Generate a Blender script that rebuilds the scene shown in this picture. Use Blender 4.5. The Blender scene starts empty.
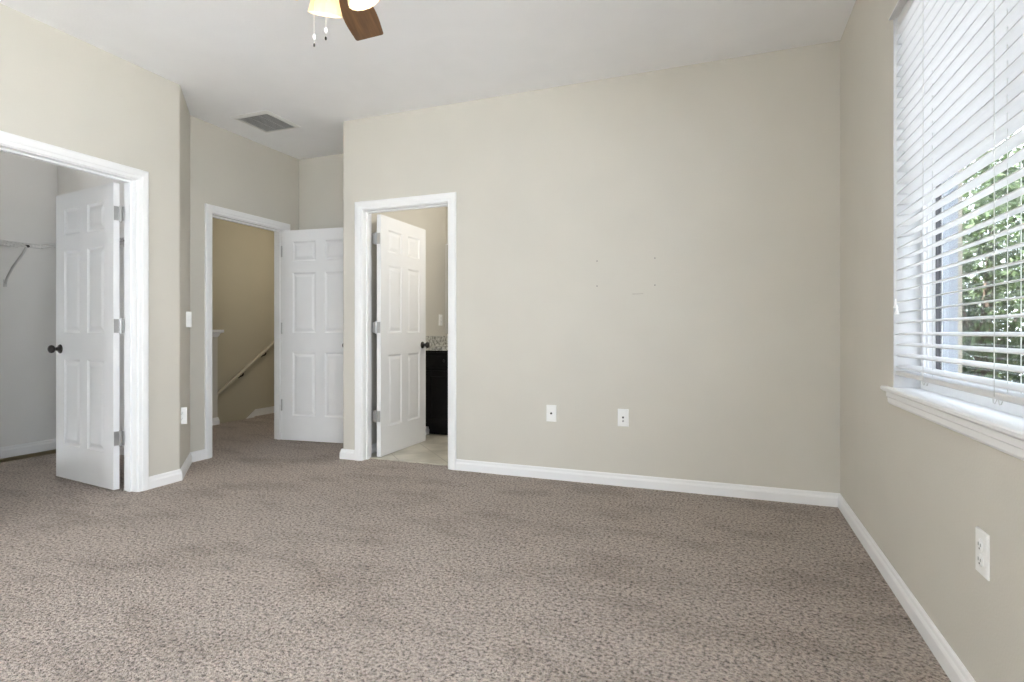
import bpy, bmesh, math, random
from mathutils import Vector, Matrix

sc = bpy.context.scene
col = sc.collection
PI = math.pi
random.seed(7)

# ------------------------------------------------------------------ camera
cam_data = bpy.data.cameras.new('camera')
cam = bpy.data.objects.new('camera', cam_data)
col.objects.link(cam)
cam_data.sensor_width = 36.0
cam_data.lens = 557.73 / 1024 * 36.0
cam_data.shift_y = -7.96 / 1024
cam_data.clip_start = 0.02
cam.location = (0, 0, 1.029)
cam.rotation_euler = (PI / 2, 0, 0.3643)
sc.camera = cam

# ------------------------------------------------------------------ sky, light, exposure
SKY = 5.6
world = bpy.data.worlds.new('overcast_sky')
sc.world = world
world.use_nodes = True
wn = world.node_tree.nodes
wl = world.node_tree.links
bgn = wn['Background']
wtc = wn.new('ShaderNodeTexCoord')
wno = wn.new('ShaderNodeTexNoise')
wno.inputs['Scale'].default_value = 3.0
wno.inputs['Detail'].default_value = 4.0
wra = wn.new('ShaderNodeValToRGB')
wra.color_ramp.elements[0].position = 0.35
wra.color_ramp.elements[0].color = (0.76, 0.88, 1.04, 1)
wra.color_ramp.elements[1].position = 0.65
wra.color_ramp.elements[1].color = (0.92, 0.97, 1.03, 1)
wl.new(wtc.outputs['Generated'], wno.inputs['Vector'])
wl.new(wno.outputs['Fac'], wra.inputs['Fac'])
wl.new(wra.outputs['Color'], bgn.inputs['Color'])
bgn.inputs['Strength'].default_value = SKY

def light(name, kind, loc, energy, color=(1, 1, 1), size=0.1, rot=(0, 0, 0), sy=None, portal=False):
    d = bpy.data.lights.new(name, kind)
    d.color = color
    if kind == 'AREA':
        d.shape = 'RECTANGLE'
        d.size = size
        d.size_y = sy or size
        if portal:
            d.cycles.is_portal = True
    else:
        d.shadow_soft_size = size
    d.energy = energy
    o = bpy.data.objects.new(name, d)
    col.objects.link(o)
    o.location = loc
    o.rotation_euler = rot
    return o

# daylight portals in the window openings (they only guide the sampling of the sky)
light('window_portal', 'AREA', (0.86, 1.73, 1.55), 1, size=1.5, sy=1.8, rot=(0, PI / 2, 0), portal=True)
light('window_portal', 'AREA', (0.86, -0.70, 1.375), 1, size=2.25, sy=2.5, rot=(0, PI / 2, 0), portal=True)
sun = light('sun', 'SUN', (-10, -4, 20), 44.0, (1.0, 0.98, 0.96), 0.02)
sun.rotation_euler = Vector((0.62, 0.25, -0.75)).to_track_quat('-Z', 'Y').to_euler()
light('window_portal', 'AREA', (-2.45, -2.2, 1.54), 1, size=1.3, sy=1.5, rot=(PI / 2, 0, 0), portal=True)
# rooms beyond: the landing's and the bathroom's own lamps
light('landing_lamp', 'POINT', (-5.0, 6.2, 2.5), 11, (1.0, 0.92, 0.78), 0.09)
light('closet_lamp', 'POINT', (-4.85, 2.62, 2.5), 1.5, (1.0, 0.97, 0.93), 0.1)
light('bathroom_lamp', 'POINT', (-1.5, 4.5, 2.2), 12, (1.0, 0.97, 0.91), 0.12)

sc.view_settings.view_transform = 'Standard'
sc.view_settings.look = 'None'
sc.view_settings.gamma = 1.0
sc.view_settings.use_curve_mapping = False
sc.view_settings.exposure = 0.97
sc.cycles.use_denoising = True
sc.cycles.max_bounces = 14
sc.cycles.diffuse_bounces = 9
sc.cycles.glossy_bounces = 4
sc.cycles.transmission_bounces = 6
sc.cycles.transparent_max_bounces = 24
sc.cycles.caustics_reflective = False
sc.cycles.caustics_refractive = False
sc.cycles.sample_clamp_indirect = 8.0

# ------------------------------------------------------------------ materials
def mat(name, color, rough=0.6, metal=0.0, spec=0.5, var=0.0, vscale=20.0, bump=0.0, bscale=200.0, detail=4.0):
    m = bpy.data.materials.new(name)
    m.use_nodes = True
    nt = m.node_tree
    b = nt.nodes['Principled BSDF']
    b.inputs['Roughness'].default_value = rough
    b.inputs['Metallic'].default_value = metal
    b.inputs['Specular IOR Level'].default_value = spec
    c = tuple(color) + (1,)
    b.inputs['Base Color'].default_value = c
    tc = nt.nodes.new('ShaderNodeTexCoord')
    if var > 0:
        n = nt.nodes.new('ShaderNodeTexNoise')
        n.inputs['Scale'].default_value = vscale
        n.inputs['Detail'].default_value = detail
        r = nt.nodes.new('ShaderNodeValToRGB')
        r.color_ramp.elements[0].position = 0.3
        r.color_ramp.elements[1].position = 0.7
        r.color_ramp.elements[0].color = tuple(x * (1 - var) for x in color) + (1,)
        r.color_ramp.elements[1].color = tuple(min(1, x * (1 + var)) for x in color) + (1,)
        nt.links.new(tc.outputs['Object'], n.inputs['Vector'])
        nt.links.new(n.outputs['Fac'], r.inputs['Fac'])
        nt.links.new(r.outputs['Color'], b.inputs['Base Color'])
    if bump > 0:
        n2 = nt.nodes.new('ShaderNodeTexNoise')
        n2.inputs['Scale'].default_value = bscale
        n2.inputs['Detail'].default_value = 3.0
        bp = nt.nodes.new('ShaderNodeBump')
        bp.inputs['Strength'].default_value = bump
        bp.inputs['Distance'].default_value = 0.002
        nt.links.new(tc.outputs['Object'], n2.inputs['Vector'])
        nt.links.new(n2.outputs['Fac'], bp.inputs['Height'])
        nt.links.new(bp.outputs['Normal'], b.inputs['Normal'])
    return m

PAINT = (0.605, 0.578, 0.515)
M = {}
M['paint'] = mat('beige_wall_paint', PAINT, 0.75, var=0.015, vscale=3, bump=0.25, bscale=130)
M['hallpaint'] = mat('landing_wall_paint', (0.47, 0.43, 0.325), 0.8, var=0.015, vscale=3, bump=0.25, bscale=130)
M['closetpaint'] = mat('closet_grey_white_paint', (0.78, 0.775, 0.76), 0.8, var=0.015, vscale=3, bump=0.25, bscale=130)
M['ceil'] = mat('white_ceiling_paint', (0.88, 0.885, 0.90), 0.85, var=0.012, vscale=5, bump=0.35, bscale=90)
M['white'] = mat('white_trim_paint', (0.84, 0.84, 0.84), 0.38, var=0.01, vscale=8)
M['door'] = mat('white_door_paint', (0.78, 0.78, 0.78), 0.42, var=0.01, vscale=8)
M['plastic'] = mat('white_plate_plastic', (0.86, 0.86, 0.84), 0.35, var=0.01, vscale=20)
M['slot'] = mat('socket_dark', (0.05, 0.05, 0.05), 0.6, var=0.1)
M['vinyl'] = mat('white_window_vinyl', (0.82, 0.83, 0.84), 0.4, var=0.01)
M['jamb'] = mat('pale_grey_jamb', (0.58, 0.585, 0.59), 0.6, var=0.01)
M['gasket'] = mat('dark_glazing_gasket', (0.06, 0.06, 0.065), 0.6, var=0.1)
M['stucco'] = mat('beige_exterior_stucco', (0.36, 0.32, 0.24), 0.9, var=0.05, vscale=30, bump=0.6, bscale=60)
M['reveal'] = mat('blue_grey_outer_reveal', (0.27, 0.30, 0.335), 0.8, var=0.03)
M['slat'] = mat('white_faux_wood_slat', (0.70, 0.70, 0.70), 0.45, var=0.01, vscale=15)
M['cord'] = mat('blind_cord', (0.62, 0.62, 0.60), 0.8, var=0.03)
M['nickel'] = mat('satin_nickel', (0.46, 0.455, 0.445), 0.38, metal=1.0, var=0.03, vscale=60)
M['bronze'] = mat('dark_bronze', (0.045, 0.04, 0.037), 0.33, metal=0.85, var=0.1, vscale=40)
M['chain'] = mat('pull_chain_metal', (0.70, 0.69, 0.66), 0.3, metal=0.8, var=0.03)
M['bead'] = mat('white_pull_bead', (0.88, 0.88, 0.86), 0.3, var=0.01)
M['motor'] = mat('fan_bronze_housing', (0.10, 0.065, 0.045), 0.4, metal=0.7, var=0.1)
M['vent'] = mat('white_vent_enamel', (0.72, 0.72, 0.70), 0.45, var=0.01)
M['louver'] = mat('grey_vent_louver', (0.62, 0.615, 0.60), 0.5, var=0.04)
M['duct'] = mat('dark_duct', (0.3, 0.3, 0.29), 0.9, var=0.1)
M['wire'] = mat('white_coated_wire', (0.62, 0.62, 0.61), 0.4, var=0.02)
M['black'] = mat('black_stained_wood', (0.006, 0.005, 0.005), 0.45, spec=0.2, var=0.3, vscale=20)
M['rail'] = mat('handrail_paint', (0.47, 0.42, 0.33), 0.4, var=0.05, vscale=12)
M['bark'] = mat('tree_bark', (0.10, 0.07, 0.05), 0.9, var=0.3, vscale=12)
M['bounce_ground'] = mat('pale_bounce_ground', (0.44, 0.44, 0.43), 0.95, var=0.3, vscale=2)  # unseen ground, made pale to bounce daylight up to the ceiling
M['mark'] = mat('wall_nail_hole', (0.17, 0.155, 0.135), 0.9, var=0.1)
M['scuff'] = mat('wall_scuff', (0.50, 0.465, 0.41), 0.8, var=0.08, vscale=60)

def leafmat(name, c):
    m = mat(name, c, 0.6, var=0.4, vscale=2.5)
    nt = m.node_tree
    b = nt.nodes['Principled BSDF']
    out = nt.nodes['Material Output']
    tr = nt.nodes.new('ShaderNodeBsdfTranslucent')
    tr.inputs['Color'].default_value = (c[0] * 1.3, c[1] * 1.4, c[2] * 0.8, 1)
    mx = nt.nodes.new('ShaderNodeMixShader')
    mx.inputs['Fac'].default_value = 0.3
    nt.links.new(b.outputs[0], mx.inputs[1])
    nt.links.new(tr.outputs[0], mx.inputs[2])
    nt.links.new(mx.outputs[0], out.inputs['Surface'])
    return m
M['leaf1'] = leafmat('leaf_mid_green', (0.075, 0.115, 0.05))
M['leaf2'] = leafmat('leaf_dark_green', (0.06, 0.10, 0.045))
M['leaf3'] = leafmat('leaf_pale_green', (0.12, 0.16, 0.08))

def carpet():
    m = bpy.data.materials.new('taupe_frieze_carpet')
    m.use_nodes = True
    nt = m.node_tree
    N = nt.nodes.new
    Lk = nt.links.new
    b = nt.nodes['Principled BSDF']
    b.inputs['Roughness'].default_value = 0.95
    b.inputs['Specular IOR Level'].default_value = 0.1
    b.inputs['Sheen Weight'].default_value = 0.15
    tc = N('ShaderNodeTexCoord')
    # yarn tufts: each cell of the voronoi is one tuft with its own heather tone
    warp = N('ShaderNodeTexNoise'); warp.inputs['Scale'].default_value = 120
    warp.inputs['Detail'].default_value = 2
    Lk(tc.outputs['Object'], warp.inputs['Vector'])
    mixv = N('ShaderNodeMix'); mixv.data_type = 'RGBA'; mixv.inputs['Factor'].default_value = 0.012
    Lk(tc.outputs['Object'], mixv.inputs[6]); Lk(warp.outputs['Color'], mixv.inputs[7])
    vo = N('ShaderNodeTexVoronoi'); vo.inputs['Scale'].default_value = 110
    Lk(mixv.outputs[2], vo.inputs['Vector'])
    n1 = N('ShaderNodeTexNoise'); n1.inputs['Scale'].default_value = 75; n1.inputs['Detail'].default_value = 5
    n1.inputs['Roughness'].default_value = 0.7
    Lk(tc.outputs['Object'], n1.inputs['Vector'])
    r1 = N('ShaderNodeValToRGB')
    r1.color_ramp.elements[0].position = 0.36; r1.color_ramp.elements[0].color = (0.115, 0.091, 0.075, 1)
    r1.color_ramp.elements[1].position = 0.60; r1.color_ramp.elements[1].color = (0.68, 0.585, 0.51, 1)
    e = r1.color_ramp.elements.new(0.46); e.color = (0.43, 0.363, 0.312, 1)
    Lk(n1.outputs['Fac'], r1.inputs['Fac'])
    # traffic wear: soft broad patches plus a few darker smears
    mp = N('ShaderNodeMapping'); mp.inputs['Scale'].default_value = (1.0, 2.2, 1); mp.inputs['Rotation'].default_value = (0, 0, 0.5)
    Lk(tc.outputs['Object'], mp.inputs['Vector'])
    n2 = N('ShaderNodeTexNoise'); n2.inputs['Scale'].default_value = 1.9; n2.inputs['Detail'].default_value = 6
    n2.inputs['Roughness'].default_value = 0.62
    Lk(mp.outputs['Vector'], n2.inputs['Vector'])
    r2 = N('ShaderNodeValToRGB')
    r2.color_ramp.elements[0].position = 0.30; r2.color_ramp.elements[0].color = (0.72, 0.70, 0.68, 1)
    r2.color_ramp.elements[1].position = 0.52; r2.color_ramp.elements[1].color = (1, 1, 1, 1)
    Lk(n2.outputs['Fac'], r2.inputs['Fac'])
    mu = N('ShaderNodeMix'); mu.data_type = 'RGBA'; mu.blend_type = 'MULTIPLY'; mu.inputs['Factor'].default_value = 1
    Lk(r1.outputs['Color'], mu.inputs[6]); Lk(r2.outputs['Color'], mu.inputs[7])
    Lk(mu.outputs[2], b.inputs['Base Color'])
    mh = N('ShaderNodeMath'); mh.operation = 'MULTIPLY_ADD'
    mh.inputs[1].default_value = -0.9
    Lk(vo.outputs['Distance'], mh.inputs[0]); Lk(n1.outputs['Fac'], mh.inputs[2])
    bp = N('ShaderNodeBump'); bp.inputs['Strength'].default_value = 1.0; bp.inputs['Distance'].default_value = 0.014
    Lk(mh.outputs[0], bp.inputs['Height'])
    Lk(bp.outputs['Normal'], b.inputs['Normal'])
    return m
M['carpet'] = carpet()

def tile():
    m = bpy.data.materials.new('cream_floor_tile')
    m.use_nodes = True
    nt = m.node_tree
    N = nt.nodes.new; Lk = nt.links.new
    b = nt.nodes['Principled BSDF']
    b.inputs['Roughness'].default_value = 0.3
    tc = N('ShaderNodeTexCoord')
    br = N('ShaderNodeTexBrick'); br.offset = 0.0
    br.inputs['Scale'].default_value = 1.0
    br.inputs['Brick Width'].default_value = 0.33
    br.inputs['Row Height'].default_value = 0.33
    br.inputs['Mortar Size'].default_value = 0.004
    br.inputs['Mortar'].default_value = (0.36, 0.33, 0.27, 1)
    mp = N('ShaderNodeMapping'); mp.inputs['Rotation'].default_value = (0, 0, PI / 4)
    Lk(tc.outputs['Object'], mp.inputs['Vector']); Lk(mp.outputs['Vector'], br.inputs['Vector'])
    n = N('ShaderNodeTexNoise'); n.inputs['Scale'].default_value = 5; n.inputs['Detail'].default_value = 5
    Lk(tc.outputs['Object'], n.inputs['Vector'])
    r = N('ShaderNodeValToRGB')
    r.color_ramp.elements[0].position = 0.35; r.color_ramp.elements[0].color = (0.44, 0.41, 0.34, 1)
    r.color_ramp.elements[1].position = 0.65; r.color_ramp.elements[1].color = (0.62, 0.58, 0.49, 1)
    Lk(n.outputs['Fac'], r.inputs['Fac'])
    Lk(r.outputs['Color'], br.inputs['Color1']); Lk(r.outputs['Color'], br.inputs['Color2'])
    Lk(br.outputs['Color'], b.inputs['Base Color'])
    return m
M['tile'] = tile()

def granite():
    m = bpy.data.materials.new('speckled_granite')
    m.use_nodes = True
    nt = m.node_tree
    N = nt.nodes.new; Lk = nt.links.new
    b = nt.nodes['Principled BSDF']
    b.inputs['Roughness'].default_value = 0.18
    tc = N('ShaderNodeTexCoord')
    n = N('ShaderNodeTexNoise'); n.inputs['Scale'].default_value = 38; n.inputs['Detail'].default_value = 5
    n.inputs['Roughness'].default_value = 0.65
    Lk(tc.outputs['Object'], n.inputs['Vector'])
    r = N('ShaderNodeValToRGB')
    r.color_ramp.elements[0].position = 0.36; r.color_ramp.elements[0].color = (0.16, 0.16, 0.15, 1)
    r.color_ramp.elements[1].position = 0.60; r.color_ramp.elements[1].color = (0.66, 0.65, 0.60, 1)
    e = r.color_ramp.elements.new(0.47); e.color = (0.43, 0.42, 0.38, 1)
    Lk(n.outputs['Fac'], r.inputs['Fac']); Lk(r.outputs['Color'], b.inputs['Base Color'])
    return m
M['granite'] = granite()

def wood():
    m = bpy.data.materials.new('walnut_fan_blade')
    m.use_nodes = True
    nt = m.node_tree
    N = nt.nodes.new; Lk = nt.links.new
    b = nt.nodes['Principled BSDF']
    b.inputs['Roughness'].default_value = 0.4
    tc = N('ShaderNodeTexCoord')
    mp = N('ShaderNodeMapping'); mp.inputs['Scale'].default_value = (3, 40, 40)
    Lk(tc.outputs['Object'], mp.inputs['Vector'])
    n = N('ShaderNodeTexNoise'); n.inputs['Scale'].default_value = 1.5; n.inputs['Detail'].default_value = 5
    Lk(mp.outputs['Vector'], n.inputs['Vector'])
    r = N('ShaderNodeValToRGB')
    r.color_ramp.elements[0].position = 0.3; r.color_ramp.elements[0].color = (0.125, 0.060, 0.023, 1)
    r.color_ramp.elements[1].position = 0.7; r.color_ramp.elements[1].color = (0.245, 0.125, 0.050, 1)
    Lk(n.outputs['Fac'], r.inputs['Fac']); Lk(r.outputs['Color'], b.inputs['Base Color'])
    return m
M['wood'] = wood()

def glass(name, tint):
    m = bpy.data.materials.new(name)
    m.use_nodes = True
    nt = m.node_tree
    nt.nodes.remove(nt.nodes['Principled BSDF'])
    out = nt.nodes['Material Output']
    t = nt.nodes.new('ShaderNodeBsdfTransparent'); t.inputs['Color'].default_value = tint
    g = nt.nodes.new('ShaderNodeBsdfGlossy'); g.inputs['Roughness'].default_value = 0.02
    lw = nt.nodes.new('ShaderNodeLayerWeight'); lw.inputs['Blend'].default_value = 0.5
    pw = nt.nodes.new('ShaderNodeMath'); pw.operation = 'POWER'; pw.inputs[1].default_value = 5.0
    f = nt.nodes.new('ShaderNodeMath'); f.operation = 'MULTIPLY_ADD'
    f.inputs[1].default_value = 0.8; f.inputs[2].default_value = 0.03
    nt.links.new(lw.outputs['Facing'], pw.inputs[0]); nt.links.new(pw.outputs[0], f.inputs[0])
    mx = nt.nodes.new('ShaderNodeMixShader')
    nt.links.new(f.outputs[0], mx.inputs['Fac'])
    nt.links.new(t.outputs[0], mx.inputs[1]); nt.links.new(g.outputs[0], mx.inputs[2])
    nt.links.new(mx.outputs[0], out.inputs['Surface'])
    return m
M['glass'] = glass('clear_glass', (0.97, 0.98, 0.98, 1))
M['tinted'] = glass('dimming_tint_glass', (0.62, 0.625, 0.63, 1))  # tint added to dim the daylight through the blind window

def shade_glass():
    m = bpy.data.materials.new('frosted_lamp_glass')
    m.use_nodes = True
    nt = m.node_tree
    b = nt.nodes['Principled BSDF']
    b.inputs['Base Color'].default_value = (0.94, 0.84, 0.66, 1)
    b.inputs['Roughness'].default_value = 0.35
    out = nt.nodes['Material Output']
    tr = nt.nodes.new('ShaderNodeBsdfTranslucent'); tr.inputs['Color'].default_value = (0.98, 0.86, 0.66, 1)
    mx = nt.nodes.new('ShaderNodeMixShader'); mx.inputs['Fac'].default_value = 0.35
    nt.links.new(b.outputs[0], mx.inputs[1]); nt.links.new(tr.outputs[0], mx.inputs[2])
    nt.links.new(mx.outputs[0], out.inputs['Surface'])
    return m
M['shade'] = shade_glass()

def emit(name, c, s):
    m = bpy.data.materials.new(name)
    m.use_nodes = True
    b = m.node_tree.nodes['Principled BSDF']
    b.inputs['Base Color'].default_value = tuple(c) + (1,)
    b.inputs['Emission Color'].default_value = tuple(c) + (1,)
    b.inputs['Emission Strength'].default_value = s
    return m
M['bulb'] = emit('lit_bulb', (1.0, 0.84, 0.58), 4)
M['mirror'] = mat('mirror_silver', (0.86, 0.86, 0.84), 0.03, metal=1.0)

# ------------------------------------------------------------------ mesh helpers
class MB:
    def __init__(s):
        s.bm = bmesh.new()
    def box(s, x0, x1, y0, y1, z0, z1, mtx=None, bev=0.0):
        vs = [Vector((x, y, z)) for z in (z0, z1) for y in (y0, y1) for x in (x0, x1)]
        if mtx is not None:
            vs = [mtx @ v for v in vs]
        v = [s.bm.verts.new(p) for p in vs]
        fs = [s.bm.faces.new([v[i] for i in q]) for q in ((0, 2, 3, 1), (4, 5, 7, 6), (0, 1, 5, 4), (2, 6, 7, 3), (0, 4, 6, 2), (1, 3, 7, 5))]
        if bev > 0:
            es = list({e for f in fs for e in f.edges})
            bmesh.ops.bevel(s.bm, geom=es, offset=bev, segments=2, affect='EDGES', profile=0.5)
        return s
    def prism(s, pts, z0, z1):
        a = [s.bm.verts.new((p[0], p[1], z0)) for p in pts]
        b = [s.bm.verts.new((p[0], p[1], z1)) for p in pts]
        n = len(pts)
        s.bm.faces.new(a[::-1]); s.bm.faces.new(b)
        for i in range(n):
            s.bm.faces.new((a[i], a[(i + 1) % n], b[(i + 1) % n], b[i]))
        return s
    def loft(s, rings, caps=True, closed=True):
        R = [[s.bm.verts.new(p) for p in r] for r in rings]
        n = len(rings[0])
        for a, b in zip(R[:-1], R[1:]):
            for i in range(n if closed else n - 1):
                s.bm.faces.new((a[i], a[(i + 1) % n], b[(i + 1) % n], b[i]))
        if caps and closed:
            s.bm.faces.new(R[0][::-1]); s.bm.faces.new(R[-1])
        return s
    def tube(s, pts, r, n=8):
        pts = [Vector(p) for p in pts]
        rings = []
        for i, p in enumerate(pts):
            d = (pts[min(i + 1, len(pts) - 1)] - pts[max(i - 1, 0)]).normalized()
            u = d.cross(Vector((0, 0, 1)))
            if u.length < 1e-3:
                u = d.cross(Vector((1, 0, 0)))
            u.normalize()
            w = d.cross(u)
            rr = r[i] if isinstance(r, (list, tuple)) else r
            rings.append([p + (u * math.cos(2 * PI * k / n) + w * math.sin(2 * PI * k / n)) * rr for k in range(n)])
        return s.loft(rings)
    def lathe(s, prof, n=24, mtx=None, flute=0.0, fn=16):
        rings = []
        for r, z in prof:
            ring = []
            for k in range(n):
                a = 2 * PI * k / n
                rr = r * (1 + flute * math.cos(fn * a))
                p = Vector((rr * math.cos(a), rr * math.sin(a), z))
                ring.append(mtx @ p if mtx is not None else p)
            rings.append(ring)
        return s.loft(rings)
    def build(s, name, m, parent=None, smooth=False, fix=True):
        if fix:
            bmesh.ops.recalc_face_normals(s.bm, faces=s.bm.faces)
        me = bpy.data.meshes.new(name)
        s.bm.to_mesh(me); s.bm.free()
        me.materials.append(M[m] if isinstance(m, str) else m)
        if smooth:
            for p in me.polygons:
                p.use_smooth = True
            try:
                me.set_sharp_from_angle(angle=math.radians(40))
            except Exception:
                pass
        o = bpy.data.objects.new(name, me)
        col.objects.link(o)
        if parent:
            o.parent = parent
        return o

def tag(o, label=None, cat=None, group=None, kind=None):
    if label: o['label'] = label
    if cat: o['category'] = cat
    if group: o['group'] = group
    if kind: o['kind'] = kind
    return o

def empty(name, loc, rz=0.0):
    o = bpy.data.objects.new(name, None)
    o.empty_display_size = 0.1
    col.objects.link(o)
    o.location = loc
    o.rotation_euler = (0, 0, rz)
    return o

H = 2.74
XR, YB, XW, XE, YN = 0.631, 3.731, -3.511, -3.924, 4.393
XB = -2.896           # outside corner at the left end of the back wall
TH = 0.114
CZ = 0.012            # top of the carpet pile

# ------------------------------------------------------------------ structure: floors and ceiling
f = MB()
f.box(-5.30, 0.70, -2.15, 7.60, -0.20, CZ)
tag(f.build('floor', 'carpet'), 'taupe speckled carpet with worn darker patches over the bedroom floor', 'floor', kind='structure')
f = MB().box(-2.80, -0.75, 3.815, 5.45, -0.02, 0.018)
tag(f.build('floor_bathroom', 'tile'), 'cream tile floor of the bathroom behind the half open door', 'floor', kind='structure')
f = MB().box(-6.55, 0.90, -2.25, 7.70, H, H + 0.12)
tag(f.build('ceiling', 'ceil'), 'flat white ceiling over the whole bedroom', 'ceiling', kind='structure')

# ------------------------------------------------------------------ walls
def wall_boxes(mb, axis, c0, c1, a0, a1, holes=(), z0=0.0, z1=H):
    """wall slab between c0..c1 across and a0..a1 along; holes are (s0, s1, z0, z1)"""
    def bx(s0, s1, za, zb):
        if s1 - s0 < 1e-4 or zb - za < 1e-4:
            return
        if axis == 'x':
            mb.box(s0, s1, c0, c1, za, zb)
        else:
            mb.box(c0, c1, s0, s1, za, zb)
    cur = a0
    for (s0, s1, h0, h1) in sorted(holes):
        bx(cur, s0, z0, z1)
        bx(s0, s1, z0, h0)
        bx(s0, s1, h1, z1)
        cur = s1
    bx(cur, a1, z0, z1)
    return mb

def arc(cx, cy, r, a0, a1, n=6):
    return [(cx + r * math.cos(a0 + (a1 - a0) * i / n), cy + r * math.sin(a0 + (a1 - a0) * i / n)) for i in range(n + 1)]

W1 = (0.83, 2.628, 0.79, 2.29)      # window by the corner: y0, y1, z0, z1
W2 = (-1.95, 0.55, 0.25, 2.50)      # unseen opening behind the camera, added for more daylight
w = wall_boxes(MB(), 'y', XR, XR + 0.21, -2.15, YB + TH, [W1, W2])
tag(w.build('wall_right', 'paint'), 'beige wall with the window and white blind in it', 'wall', kind='structure')
w = wall_boxes(MB(), 'y', XR + 0.2101, XR + 0.225, -2.2, 8.0, [W1, W2], z0=-3.2, z1=3.2)
tag(w.build('wall_exterior', 'stucco'), 'beige stucco outer face around the window opening', 'wall', kind='structure')
W3 = (-3.1, -1.8, 0.79, 2.29)  # unseen opening added in the front wall to brighten the room
w = wall_boxes(MB(), 'x', -2.15, -2.0, XW - TH, XR, [W3])
tag(w.build('wall_front', 'paint'), 'beige wall behind the viewpoint with an unseen opening added for daylight', 'wall', kind='structure')

# door openings: clear sizes; the wall is cut 2 cm wider for the jambs
J = 0.02
ZT = 2.005
C_Y = (1.715, 2.475)       # closet
E_Y = (3.395, 4.19)       # landing
B_X = (-2.694, -1.936)     # bathroom
w = wall_boxes(MB(), 'y', XW - TH, XW, -2.15, 2.70, [(C_Y[0] - J, C_Y[1] + J, 0, ZT + J)])
tag(w.build('wall_left', 'paint'), 'beige wall holding the closet doorway', 'wall', kind='structure')
# chamfered corner wall with a rounded outer corner
q = math.sqrt(0.5)
r = 0.035
off = r * math.tan(PI / 8)
pts = [(XW, 2.70)] + arc(XW - r, 2.78 - off, r, 0, PI / 4) + [(XE, 2.78 + (XW - XE)), (XE - TH, 2.78 + (XW - XE)), (XE - TH, 3.20), (XW - TH, 2.72), (XW - TH, 2.70)]
w = MB().prism(pts, 0, H)
tag(w.build('wall_corner', 'paint'), 'narrow slanted beige wall between closet and landing doorways', 'wall', kind='structure')
w = wall_boxes(MB(), 'y', XE - TH, XE, 2.78 + (XW - XE), 7.6, [(E_Y[0] - J, E_Y[1] + J, 0, ZT + J)])
tag(w.build('wall_entry', 'paint'), 'beige wall holding the doorway to the stair landing', 'wall', kind='structure')
w = MB().box(XE, XB + 0.05, YN, YN + TH, 0, H)
tag(w.build('wall_nook', 'paint'), 'shaded beige wall behind the open landing door', 'wall', kind='structure')
w = wall_boxes(MB(), 'x', YB, YB + TH, XB + 0.10, XR, [(B_X[0] - J, B_X[1] + J, 0, ZT + J)])
tag(w.build('wall_back', 'paint'), 'wide plain beige wall with bathroom doorway and two wall plates', 'wall', kind='structure')
r = 0.022
pts = arc(XB + r, YB + r, r, PI, 1.5 * PI) + [(XB + 0.10, YB), (XB + TH, YB + TH), (XB + TH, 5.45), (XB, 5.45)]
w = MB().prism(pts, 0, H)
tag(w.build('wall_return', 'paint'), 'outside corner of the wide beige wall turning towards the landing door', 'wall', kind='structure')
# bathroom shell
w = MB().box(XB + TH, -0.75, 5.31, 5.45, 0, H).box(-0.80, -0.70, YB + TH, 5.31, 0, H)
tag(w.build('wall_bathroom', 'paint'), 'beige bathroom wall above the granite worktop', 'wall', kind='structure')
# closet shell
w = MB().box(-5.65, -5.55, -0.6, 3.30, 0, H).box(-5.55, XE - 0.09, 3.20, 3.30, 0, H).box(-5.55, XW - TH, -0.7, -0.6, 0, H)
w.prism([(XW - TH, 2.72), (XE - TH, 3.205), (XE - TH - 0.02, 3.205), (XW - TH - 0.02, 2.72)], 0, H)
tag(w.build('wall_closet', 'closetpaint'), 'grey white closet walls behind the wire shelf', 'wall', kind='structure')
# landing shell
w = MB().box(-6.46, -6.36, 2.6, 7.6, -3.0, H).box(-6.46, XE, 7.5, 7.6, -3.0, H).box(-6.36, -5.30, 2.55, 2.65, -3.0, H).box(-5.40, -5.305, 2.65, 7.5, -3.0, -0.205)
w.box(-6.36, -5.65, 2.65, 3.30, 2.2, H)
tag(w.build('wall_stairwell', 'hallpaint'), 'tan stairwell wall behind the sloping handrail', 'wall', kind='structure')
st = MB()
st.box(-6.36, -5.30, 6.2, 7.5, -0.40, -0.175)
for k in range(12):
    st.box(-6.36, -5.40, 6.2 - 0.262 * (k + 1), 6.2 - 0.262 * k + 0.02, -0.175 * (k + 3), -0.175 * (k + 2))
tag(st.build('floor_stairs', 'carpet'), 'carpeted steps going down beyond the landing', 'stairs', kind='structure')
hw = MB().box(-5.385, -5.27, 3.30, 4.63, 0, 1.03)
hwo = hw.build('wall_half', 'paint')
tag(hwo, 'low beige guard wall beside the stairwell with white cap', 'wall', kind='structure')
cp = MB()
cp.loft([[(-5.385 - e, 3.30, z), (-5.27 + e, 3.30, z), (-5.27 + e, 4.63 + e, z), (-5.385 - e, 4.63 + e, z)] for e, z in ((0.002, 0.985), (0.012, 1.0), (0.022, 1.03), (0.045, 1.036), (0.045, 1.066))])
tag(cp.build('cap', 'white', hwo), 'white moulded cap')

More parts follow.
